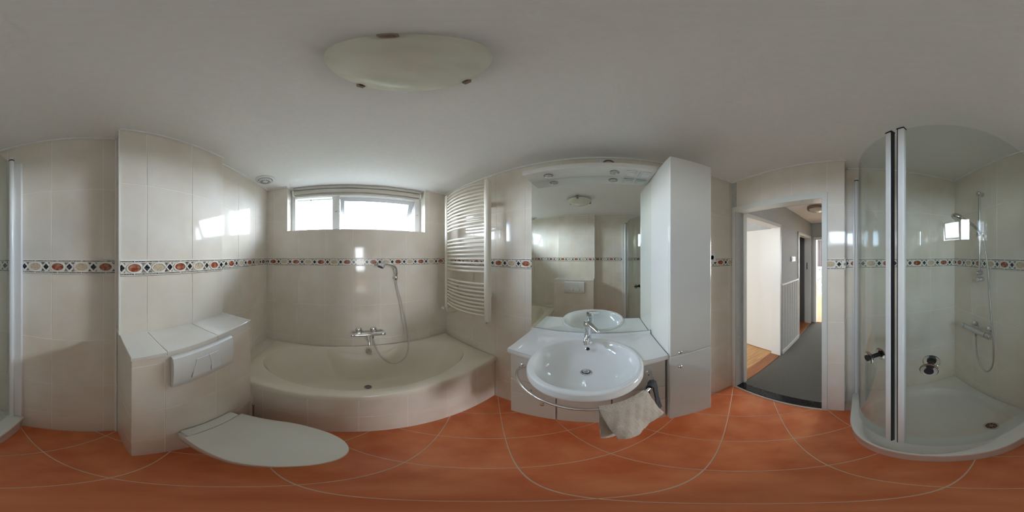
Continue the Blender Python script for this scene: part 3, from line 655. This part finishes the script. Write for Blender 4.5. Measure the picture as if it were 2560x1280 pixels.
b = MB(); b.tube([(.995, 1.398, -.55), (.995, 1.398, -.60), (1.02, 1.398, -.615), (XR - .004, 1.398, -.615)], .010, 12); b.lathe([(.017, 0), (.017, .05), (.013, .055)], (.995, 1.43, -.585), (0, 1, 0), 16); b.build('valve', 'radw', t, smooth=45)

# ------------------------------------------------------------------ washbasin, cabinets, mirror
t = thing('washbasin', (.80, .085, -.60), 'white washbasin and countertop in one piece with round bowl below the mirror', 'washbasin')
CZ = -.586; cx0, cx1, cy0, cy1 = .778, XR - .004, -.337, .511
bcx = Vector((.772, .079)); NW = 120
ring_o = supere(.275, .270, 2.1, NW); 
# countertop slab with round projecting basin outline
b = MB()
def ctop(z, d=0):
    out = []
    for (px_, py_) in ring_o:
        rx, ry = torect((px_, py_), cx0 + d, cx1 - d, cy0 + d, cy1 - d, bcx)
        ex, ey = bcx.x + px_ * (1 - d / .27), bcx.y + py_ * (1 - d / .27)
        if px_ > 0.012 or math.hypot(rx - bcx.x, ry - bcx.y) > math.hypot(ex - bcx.x, ey - bcx.y): out.append((rx, ry, z))
        else: out.append((ex, ey, z))
    for cxx, cyy in ((cx1 - d, cy0 + d), (cx1 - d, cy1 - d), (cx0 + d, cy0 + d), (cx0 + d, cy1 - d)):
        k = min(range(NW), key=lambda i: (out[i][0] - cxx) ** 2 + (out[i][1] - cyy) ** 2); out[k] = (cxx, cyy, z)
    return out
def rr(k, z, dx=0): return [(bcx.x + dx + p[0] * k, bcx.y + p[1] * k, z) for p in ring_o]
b.loft([rr(.90, CZ - .040), ctop(CZ - .040, .006), ctop(CZ - .034), ctop(CZ - .008), ctop(CZ - .002, .003), ctop(CZ, .008), rr(.955, CZ)], False, False); b.build('countertop', 'ceramic', t, smooth=35)
b = MB(); b.box(XR - .022, XR - .0035, cy0 + .002, cy1 - .002, CZ - .002, -.5645); b.build('upstand', 'ceramic', t, bevel=.002)
def bowl_ring(f, z): return [(.79 + (p[0] * .79 - .0) * f + (0 if True else 0), .079 + p[1] * .93 * f, z) for p in ring_o]
inn = lambda f, z, sx=0: [(bcx.x + .004 + sx + p[0] * f * (.84 if p[0] > 0 else .90), bcx.y + p[1] * f * .93, z) for p in ring_o]
b = MB(); b.loft([rr(.40, CZ - .15), rr(.72, CZ - .125), rr(.9, CZ - .08), rr(.985, CZ - .045), rr(1.0, CZ - .020), rr(.997, CZ + .001), rr(.985, CZ + .008), rr(.965, CZ + .010), inn(1.0, CZ + .008), inn(.975, CZ + .001), inn(.94, CZ - .02), inn(.86, CZ - .055), inn(.70, CZ - .085), inn(.48, CZ - .102, .01), inn(.25, CZ - .110, .02), inn(.11, CZ - .113, .026)], True, True); b.build('bowl', 'ceramic', t, smooth=45)
b = MB(); dcp = (.802, .079, CZ - .112); b.lathe([(.030, 0), (.030, .003), (.026, .005), (.021, .004), (.021, .001)], dcp, n=28); wr_ = b.build('waste_ring', 'chrome', t, smooth=40)
b = MB(); b.lathe([(.021, .0), (.021, .002)], dcp, n=24); b.build('waste_gap', 'dark', wr_)
b = MB(); b.lathe([(.017, .002), (.017, .008), (.013, .011), (.001, .011)], dcp, n=24, cap1=False); b.build('waste_plug', 'chrome', wr_, smooth=40)
b = MB(); oc = Vector((.957, .083, CZ - .030)); b.lathe([(.015, -.004), (.015, .004), (.0105, .006), (.0095, .002)], oc, (-1, 0, .75), 24); oo = b.build('overflow_ring', 'chrome', t, smooth=40)
b = MB(); b.lathe([(.0095, .002), (.0095, .0035)], oc, (-1, 0, .75), 20); b.build('overflow_hole', 'dark', oo)
# basin tap
t = thing('basin_tap', (1.0, .088, CZ), 'chrome single-lever mixer tap behind the washbasin bowl', 'tap')
tp = Vector((1.0, .088, CZ))
b = MB(); b.lathe([(.030, 0), (.030, .004), (.0245, .010), (.0235, .06), (.0245, .10), (.0245, .112)], tp, n=28); b.build('body', 'chrome', t, smooth=40)
b = MB(); b.tube([tp + Vector((-.01, 0, .055)), tp + Vector((-.06, 0, .062)), tp + Vector((-.10, 0, .058)), tp + Vector((-.105, 0, .040))], [.019, .017, .015, .013], 16); b.build('spout', 'chrome', t, smooth=50)
b = MB(); b.lathe([(.0235, .112), (.026, .120), (.026, .140), (.020, .152), (.001, .157)], tp, n=28, cap1=False); b.build('cap', 'chrome', t, smooth=45)
b = MB(); dl = Vector((-.72, -.60, -.02)).normalized(); q = Vector((-dl.y, dl.x, 0)).normalized(); rg = []
for s_, w_, z_, h_ in ((-.022, .016, .140, .018), (.0, .019, .138, .022), (.04, .017, .134, .017), (.08, .0145, .127, .012), (.108, .012, .119, .008)):
    c = tp + dl * s_; rg.append([c + q * w_ + Vector((0, 0, z_)), c + q * w_ * .8 + Vector((0, 0, z_ + h_)), c - q * w_ * .8 + Vector((0, 0, z_ + h_)), c - q * w_ + Vector((0, 0, z_))])
b.loft(rg, True, True); b.build('lever', 'chrome', t, bevel=.003)
# vanity drawer units
KB = -1.315; VX = .800
def knob(parent, p, m='satin'):
    b = MB(); b.lathe([(.005, 0), (.005, .012), (.011, .016), (.012, .022), (.009, .026), (.001, .027)], p, (-1, 0, 0), 16, cap1=False); return b.build('knob', m, parent, smooth=45)
def unit(name, ya, yb, fronts, label, cat='cabinet'):
    t = thing(name, ((VX + XR) / 2, (ya + yb) / 2, KB), label, cat, 'wall-hung vanity units under the washbasin')
    Fy = frame((0, 0, 0), (0, 1, 0), (1, 0, 0)); zt = CZ - .042
    top = [(yb, zt), (.362, zt), (.338, CZ - .08), (.29, CZ - .12), (ya, CZ - .15)] if yb > .4 else [(yb, CZ - .15), (-.13, CZ - .12), (-.18, CZ - .08), (-.204, zt), (ya, zt)] if ya < -.2 else [(yb, CZ - .17), (ya, CZ - .17)]
    pl = inset([(ya, KB), (yb, KB)] + top, .002)
    b = MB(); b.prism(pl, VX + .02, XR - .005, Fy); b.build('body', 'lacquer', t)
    for z0, z1, kn in fronts:
        q = clip(clip(inset([(ya, KB), (yb, KB)] + top, .003), 0, -1, -z0 - .002), 0, 1, z1 - .002)
        b = MB(); b.prism(q, VX, VX + .019, Fy); o = b.build('door' if len(fronts) == 1 else 'drawer_front', 'lacquer', t, bevel=.005)
        if kn: knob(o, (VX + .001, kn[0], kn[1]))
    return t
unit('drawer_unit', .232, .505, [(-.875, CZ - .045, (.37, -.70)), (-1.022, -.875, (.37, -.945)), (KB, -1.022, (.30, -1.085))], 'white drawer unit under the left end of the washbasin, nearest the radiator')
unit('basin_cupboard', -.049, .232, [(KB, CZ - .12, (.19, -.945))], 'white cupboard with one door directly under the washbasin bowl')
unit('drawer_unit', -.333, -.049, [(-.885, CZ - .045, None), (-1.03, -.885, (-.19, -.96)), (KB, -1.03, (-.19, -1.10))], 'white drawer unit under the right end of the washbasin, beside the tall cabinet')
# tall cabinet
TX = .772
t = thing('tall_cabinet', (.95, -.475, KB), 'tall white gloss cabinet with two doors beside the mirror', 'cabinet')
b = MB(); b.box(TX + .02, XR - .005, -.612, -.342, KB, .597); b.build('body', 'lacquer', t, bevel=.003)
for z0, z1, kz in ((-.606, .597, -.572), (KB, -.606, -.685)):
    b = MB(); b.box(TX, TX + .0195, -.612, -.342, z0 + .002, z1 - .001); o = b.build('door', 'lacquer', t, bevel=.005)
    knob(o, (TX + .001, -.392, kz), 'chrome')
# mirror and light canopy
t = thing('mirror', (XR - .01, .08, -.56), 'large frameless wall mirror above the washbasin', 'mirror')
b = MB(); b.box(XR - .009, XR - .0035, -.347, .510, -.563, .589); b.build('backing', 'dark', t)
b = MB(); b.box(XR - .0145, XR - .0092, -.345, .5075, -.5605, .587); b.build('pane', 'mirror', t)
t = thing('light_canopy', (1.04, .08, .59), 'white lacquered light shelf over the mirror with two spotlights', 'light fixture')
KX, KZ0, KZ1 = .962, .588, .625
b = MB(); b.box(KX, XR - .004, -.340, .515, KZ0, KZ1); b.build('board', 'lacquer', t, bevel=.003)
for y in (.352, -.079):
    b = MB(); b.lathe([(.034, 0), (.034, -.004), (.027, -.006), (.025, -.001)], (1.036, y, KZ0), n=28); o = b.build('spotlight_ring', 'satin', t, smooth=40)
    b = MB(); b.lathe([(.025, -.0005), (.018, -.003), (.001, -.004)], (1.036, y, KZ0), n=24, cap1=False); b.build('spotlight_lens', 'alab', o, smooth=60)
    b = MB(); b.lathe([(.006, -.003), (.006, -.0055)], (1.036, y, KZ0), n=12); b.build('bulb', 'label', o)
for nm, y in (('switch', -.188), ('socket', -.278)):
    b = MB(); b.box(1.0, 1.075, y - .036, y + .036, KZ0 - .009, KZ0); o = b.build(nm, 'pvc', t, bevel=.003)
    b = MB(); b.box(1.012, 1.063, y - .025, y + .025, KZ0 - .013, KZ0 - .009); b.build('cover', 'pvc', o, bevel=.002)
t = thing('wall_vent', (XR, -.045, .70), 'round chrome-rimmed wall vent half hidden above the light shelf', 'vent')
b = MB(); b.lathe([(.043, 0), (.043, .010), (.034, .013), (.031, .004)], (XR - .003, -.045, .698), (-1, 0, 0), 32); b.build('ring', 'bronze', t, smooth=40)
b = MB(); b.lathe([(.031, 0), (.031, .006), (.026, .009), (.001, .009)], (XR - .003, -.045, .698), (-1, 0, 0), 28, cap1=False); b.build('disc', 'ledge', t, smooth=40)
t = thing('wall_socket', (XR, -.885, -.01), 'white wall socket on the tiles just behind the tall cabinet', 'socket')
b = MB(); b.box(XR - .012, XR - .003, -.925, -.845, -.055, .030); b.build('plate', 'pvc', t, bevel=.003)
b = MB(); b.lathe([(.022, 0), (.022, .004), (.019, .005), (.018, -.0)], (XR - .012, -.885, -.013), (-1, 0, 0), 20); b.build('insert', 'pvc', t, smooth=40)
# towel rail
t = thing('towel_rail', (.66, .093, -.72), 'curved chrome towel rail around the front of the washbasin', 'towel rail')
RZ = -.718; ryc = .0935
rail = bez([(.79, .4215, RZ), (.725, .416, RZ), (.66, .372, RZ), (.60, .305, RZ), (.55, .215, RZ), (.525, .13, RZ), (.519, .06, RZ), (.530, -.01, RZ), (.562, -.085, RZ), (.612, -.155, RZ), (.67, -.208, RZ), (.73, -.232, RZ), (.79, -.2345, RZ)], 72)
b = MB(); b.tube(rail, .0085, 12); b.build('tube', 'chrome', t, smooth=60)
for p in (rail[0], rail[-1]):
    b = MB(); b.lathe([(.018, 0), (.018, .005), (.012, .012), (.011, .03)], (VX, p.y, p.z), (-1, 0, 0), 20); b.build('rosette', 'chrome', t, smooth=40)
# towels
def towel(name, u0, u1, lf, lb, mname, label, amp, skew, th=.007, shift=0):
    nu, nv = 44, 40; base = rail[round(u0 * 72)]
    def at(u):
        k = u * 72; i = min(int(k), 71); return rail[i].lerp(rail[i + 1], k - i), (rail[i + 1] - rail[i]).normalized()
    g = []
    for iu in range(nu + 1):
        u = u0 + (u1 - u0) * iu / nu; p, tg = at(u); out = Vector((tg.y, -tg.x, 0))
        if out.dot(p - Vector((.82, .09, p.z))) < 0: out = -out
        row = []; fu = iu / nu
        for iv in range(nv + 1):
            v_ = -lb + (lf + lb) * iv / nv
            wv = math.sin(fu * 5.5 + v_ * 3 + shift) * .7 + math.sin(fu * 9 - v_ * 4 + 1.3 + shift) * .3
            if abs(v_) < .025:
                a = v_ / .025 * math.pi / 2; q = p + out * math.sin(a) * .016 + Vector((0, 0, math.cos(a) * .016))
            else:
                sg = 1 if v_ > 0 else -1; d = abs(v_) - .025
                q = p + out * sg * (.016 + amp * d * wv * .5 + (.05 * d if sg > 0 else .0)) + tg * d * ((skew + .12 * (fu - .5)) if sg > 0 else .02) + Vector((0, 0, -d * (.97 + .05 * math.sin(fu * 5 + shift))))
                q += Vector((.0012 * math.sin(fu * 31 + v_ * 40), .0012 * math.cos(fu * 27 - v_ * 33), .002 * math.sin(fu * 21)))
            row.append(q)
        g.append(row)
    nrm = []
    n_u = nu + 1; n_v = nv + 1; vs1 = []; vs2 = []
    for i in range(n_u):
        for j in range(n_v):
            a = g[min(i + 1, nu)][j] - g[max(i - 1, 0)][j]; c = g[i][min(j + 1, nv)] - g[i][max(j - 1, 0)]; nn = a.cross(c).normalized()
            vs1.append(g[i][j] + nn * th / 2); vs2.append(g[i][j] - nn * th / 2)
    fs = []; o2 = len(vs1)
    for i in range(nu):
        for j in range(nv):
            q = (i * n_v + j, (i + 1) * n_v + j, (i + 1) * n_v + j + 1, i * n_v + j + 1); fs.append(q); fs.append(tuple(o2 + k for k in q[::-1]))
    ed = [i * n_v for i in range(n_u)] + [nu * n_v + j for j in range(1, n_v)] + [i * n_v + nv for i in range(nu - 1, -1, -1)] + [j for j in range(nv - 1, 0, -1)]
    for k in range(len(ed)):
        a, c = ed[k], ed[(k + 1) % len(ed)]; fs.append((a, c, o2 + c, o2 + a))
    b = MB(); b.add(vs1 + vs2, fs); o = b.build(name, mname, loc=(base.x, base.y, base.z - lf), smooth=60)
    return tag(o, label, 'towel')
towel('hand_towel', .56, .77, .35, .40, 'towel', 'beige terry hand towel draped over the curved chrome rail', .11, .22)
towel('hand_towel', .815, .88, .34, .30, 'gtowel', 'charcoal terry towel hanging at the right end of the rail', .05, .12, shift=2)

# ------------------------------------------------------------------ shower
t = thing('shower_tray', (-.41, -.83, -1.61), 'white quadrant shower tray with raised rim in the corner', 'shower tray')
tcx = Vector((-.41, -.83)); NT = 128
def quad(X, Y, r, n=NT):
    # outline of the quadrant tray hit by rays from tcx
    out = []
    for k in range(n):
        th = 2 * math.pi * (k + .5) / n; d = Vector((math.cos(th), math.sin(th)))
        x0, y0 = XL + .005, YS + .005
        q = torect((d.x, d.y), x0, X, y0, Y, tcx); cc = Vector((X - r, Y - r))
        if q[0] > cc.x and q[1] > cc.y:
            o = tcx - cc; bq = o.dot(d); cq = o.dot(o) - r * r; s_ = -bq + math.sqrt(max(bq * bq - cq, 0)); q = (tcx.x + d.x * s_, tcx.y + d.y * s_)
        out.append(q)
    k = min(range(n), key=lambda i: (out[i][0] - XL) ** 2 + (out[i][1] - YS) ** 2); out[k] = (XL + .005, YS + .005)
    return out
def zr(o, z): return [(x, y, z) for x, y in o]
def inn2(f, z, e=2.3):
    out = []
    for k in range(NT):
        th = 2 * math.pi * (k + .5) / NT; c, s_ = math.cos(th), math.sin(th); rr_ = (abs(c) ** e + abs(s_) ** e) ** (-1 / e)
        out.append((tcx.x + .395 * f * rr_ * c, tcx.y + .395 * f * rr_ * s_, z))
    return out
TZ = -1.40
b = MB(); b.loft([zr(quad(.035, -.375, .56), -1.6085), zr(quad(.038, -.372, .56), TZ - .05), zr(quad(.045, -.365, .56), TZ - .012), zr(quad(.042, -.368, .557), TZ - .002), zr(quad(.034, -.376, .55), TZ), inn2(1.0, TZ - .004), inn2(.975, TZ - .015), inn2(.93, TZ - .06), inn2(.88, TZ - .078), inn2(.3, TZ - .085)], True, True); b.build('tray', 'tray', t, smooth=45)
drain(t, (-.63, -.59, TZ - .0785), .045)

GX, GY, GR = -.006, -.452, .545
gcx, gcy = GX - GR, GY - GR
def gpath(a0, a1, n): return [(gcx + GR * math.cos(R(a0 + (a1 - a0) * k / n)), gcy + GR * math.sin(R(a0 + (a1 - a0) * k / n))) for k in range(n + 1)]
t = thing('shower_enclosure', (-.3, -.8, TZ), 'quadrant shower enclosure with two curved clear glass doors and white profiles', 'shower enclosure')
GT, GB = .615, TZ + .012
def gpane(pts, name):
    P = [Vector(p) for p in pts]; n = len(P); nn = []
    for i in range(n):
        d = (P[min(i + 1, n - 1)] - P[max(i - 1, 0)]).normalized(); nn.append(Vector((-d.y, d.x)) * .003)
    b = MB(); b.loft([[(*(p + q), GB) for p, q in zip(P, nn)], [(*(p + q), GT) for p, q in zip(P, nn)], [(*(p - q), GT) for p, q in zip(P, nn)], [(*(p - q), GB) for p, q in zip(P, nn)], [(*(p + q), GB) for p, q in zip(P, nn)]], closed=False)
    k = (n - 1)
    return b.build(name, 'sglass', t, smooth=40)
def aza(px_):
    f = R((px_ - 865) * 360 / 2560); d = Vector((math.sin(f), math.cos(f))); o = -Vector((gcx, gcy)); bq = d.dot(o); s_ = -bq - math.sqrt(bq * bq - o.dot(o) + GR * GR); p = d * s_
    return math.degrees(math.atan2(p.y - gcy, p.x - gcx))
a1_, a2_ = aza(2223), aza(2256)
gp1 = [(GX, -1.262), (GX, -1.15), (GX, -1.05)] + gpath(0, a1_, 26)
gp2 = gpath(a2_, 90, 26) + [(-.62, GY), (-.72, GY), (-.832, GY)]
g1 = gpane(gp1, 'glass_door'); g2 = gpane(gp2, 'glass_door')
def edge_profile(a, sgn, nm):
    c, s_ = math.cos(R(a)), math.sin(R(a)); p = (gcx + GR * c, gcy + GR * s_)
    Fe = frame((*p, 0), (-s_ * sgn, c * sgn, 0), (c, s_, 0))
    b = MB(); b.box(-.0135, .0135, GB, GT + .004, -.012, .012, F=Fe); o = b.build('edge_profile', 'pvc', t, bevel=.004)
    b = MB(); b.box(.0138, .0195 if sgn > 0 else .018, GB, GT + .004, -.010, .010, F=Fe); b.build('magnet_seal', 'rubber', o, bevel=.002)
    b = MB(); b.box(-.0145, .0195, GT + .004, GT + .012, -.013, .013, F=Fe); b.build('end_cap', 'rubber', o, bevel=.002)
edge_profile(aza(2224), 1, ''); edge_profile(aza(2255), -1, '')
for (x, y, wx0, wx1, wy0, wy1) in ((-.835, -.436, XL + .003, -.842, -.430, -.378), (.012, -1.252, -.005, .040, YS + .003, -1.268)):
    b = MB(); b.lathe([(.0155, 0), (.0155, GT + .012 - GB)], (x, y, GB), n=20); o = b.build('pivot_post', 'pvc', t, smooth=40)
    b = MB(); b.lathe([(.0165, 0), (.0165, .008)], (x, y, GT + .001), n=20); b.build('post_ring', 'rubber', o, smooth=40)
    b = MB(); b.lathe([(.0158, .0), (.0155, .012), (.012, .016)], (x, y, GT + .012), n=20); b.build('post_cap', 'pvc', o, smooth=40)
    b = MB(); b.box(wx0, wx1, wy0, wy1, GB, GT - .02); b.build('wall_profile', 'pvc', t, bevel=.003)
for px_, gl in ((2187, g1), (2326, g2)):
    a = aza(px_); d = Vector((math.cos(R(a)), math.sin(R(a)), 0)); c = Vector((gcx, gcy, -.515 if px_ < 2200 else -.475)) + d * GR
    b = MB(); b.lathe([(.012, -.026), (.012, .026)], c, d, 18); k_ = b.build('door_knob', 'rubber', gl, smooth=40)
    for s_ in (-1, 1):
        b = MB(); b.lathe([(.012, 0), (.031, .002), (.035, .006), (.035, .010), (.031, .014), (.012, .014)], c + d * s_ * .024, d * s_, 24, cap1=False); b.build('knob_disc', 'acrylclear', gl, smooth=40)
        b = MB(); b.lathe([(.0175, 0), (.0175, .006)], c + d * s_ * .0375, d * s_, 18); b.build('knob_core', 'rubber', gl, smooth=40)

# slide rail
SYR = -.905; SXR = -.835
t = thing('shower_slide_rail', (SXR, SYR, -.17), 'chrome slide rail on the tiled shower wall', 'shower rail')
b = MB(); b.tube([(SXR, SYR, .49), (SXR, SYR, -.175)], .0105, 16); b.build('tube', 'satin', t, smooth=40)
for z in (.492, -.178):
    b = MB(); b.lathe([(.019, 0), (.019, .053), (.016, .057)], (XL + .003, SYR, z), (1, 0, 0), 22); b.build('mount', 'satin', t, smooth=40)
b = MB(); b.lathe([(.017, 0), (.017, .05), (.014, .054)], (SXR - .022, SYR, -.128), (1, 0, 0), 22); b.build('stop', 'satin', t, smooth=40)
b = MB(); b.lathe([(.019, -.028), (.019, .028), (.015, .032)], (SXR, SYR, .165), (1, -.4, 0), 22); b.build('slider', 'satin', t, smooth=40)
t = thing('hand_shower', (-.79, -.95, .18), 'chrome hand shower with hose on the slide rail', 'shower head')
hh = Vector((-.72, -1.03, .305))
b = MB(); b.tube(bez([(-.80, -.835, .13), (-.805, -.885, .185), (-.785, -.93, .235), (-.755, -.975, .275), hh], 16), [.010 + .004 * k / 16 for k in range(17)], 14); b.build('handle', 'satin', t, smooth=60)
hd = Vector((.35, -.15, -1)).normalized()
b = MB(); b.lathe([(.012, -.026), (.035, -.018), (.050, -.004), (.052, .008), (.048, .014), (.001, .015)], hh, hd, 28, cap1=False); b.build('spray_head', 'satin', t, smooth=45)
b = MB(); b.lathe([(.045, .0155), (.043, .018), (.001, .018)], hh, hd, 28, cap1=False); b.build('spray_face', 'label', t, smooth=45)
hs = bez([(-.80, -.835, .13), (-.803, -.812, .05), (-.81, -.79, -.12), (-.81, -.775, -.30), (-.80, -.745, -.48), (-.79, -.722, -.63), (-.785, -.715, -.76), (-.788, -.735, -.88), (-.79, -.785, -.955), (-.795, -.845, -.925), (-.80, -.895, -.82), (-.80, -.905, -.70), (-.80, -.905, -.63)], 90)
b = MB(); b.tube(hs, .0068, 10); b.build('hose', 'hose', t, smooth=60)
t = thing('shower_mixer', (-.80, -.905, -.60), 'chrome thermostatic shower mixer bar on the shower wall', 'tap')
b = MB(); b.tube([(-.80, -1.03, -.60), (-.80, -.805, -.60)], .022, 22); b.build('bar', 'satin', t, smooth=40)
for y0, y1 in ((-1.075, -1.032), (-.803, -.755)):
    b = MB(); b.lathe([(.020, 0), (.0235, .004), (.0235, y1 - y0 - .004), (.020, y1 - y0)], (-.80, y0, -.60), (0, 1, 0), 22); b.build('knob', 'satin', t, smooth=40)
for y in (-.985, -.825):
    b = MB(); b.lathe([(.036, 0), (.034, .008), (.020, .018), (.016, .02), (.016, .07)], (XL + .003, y, -.585), (1, 0, -.15), 24); b.build('escutcheon', 'chrome', t, smooth=40)
b = MB(); b.tube([(-.80, -.905, -.61), (-.80, -.905, -.645)], .010, 12); b.build('outlet', 'satin', t, smooth=40)
for o in bpy.data.objects:
    if '_b' in o: del o['_b']
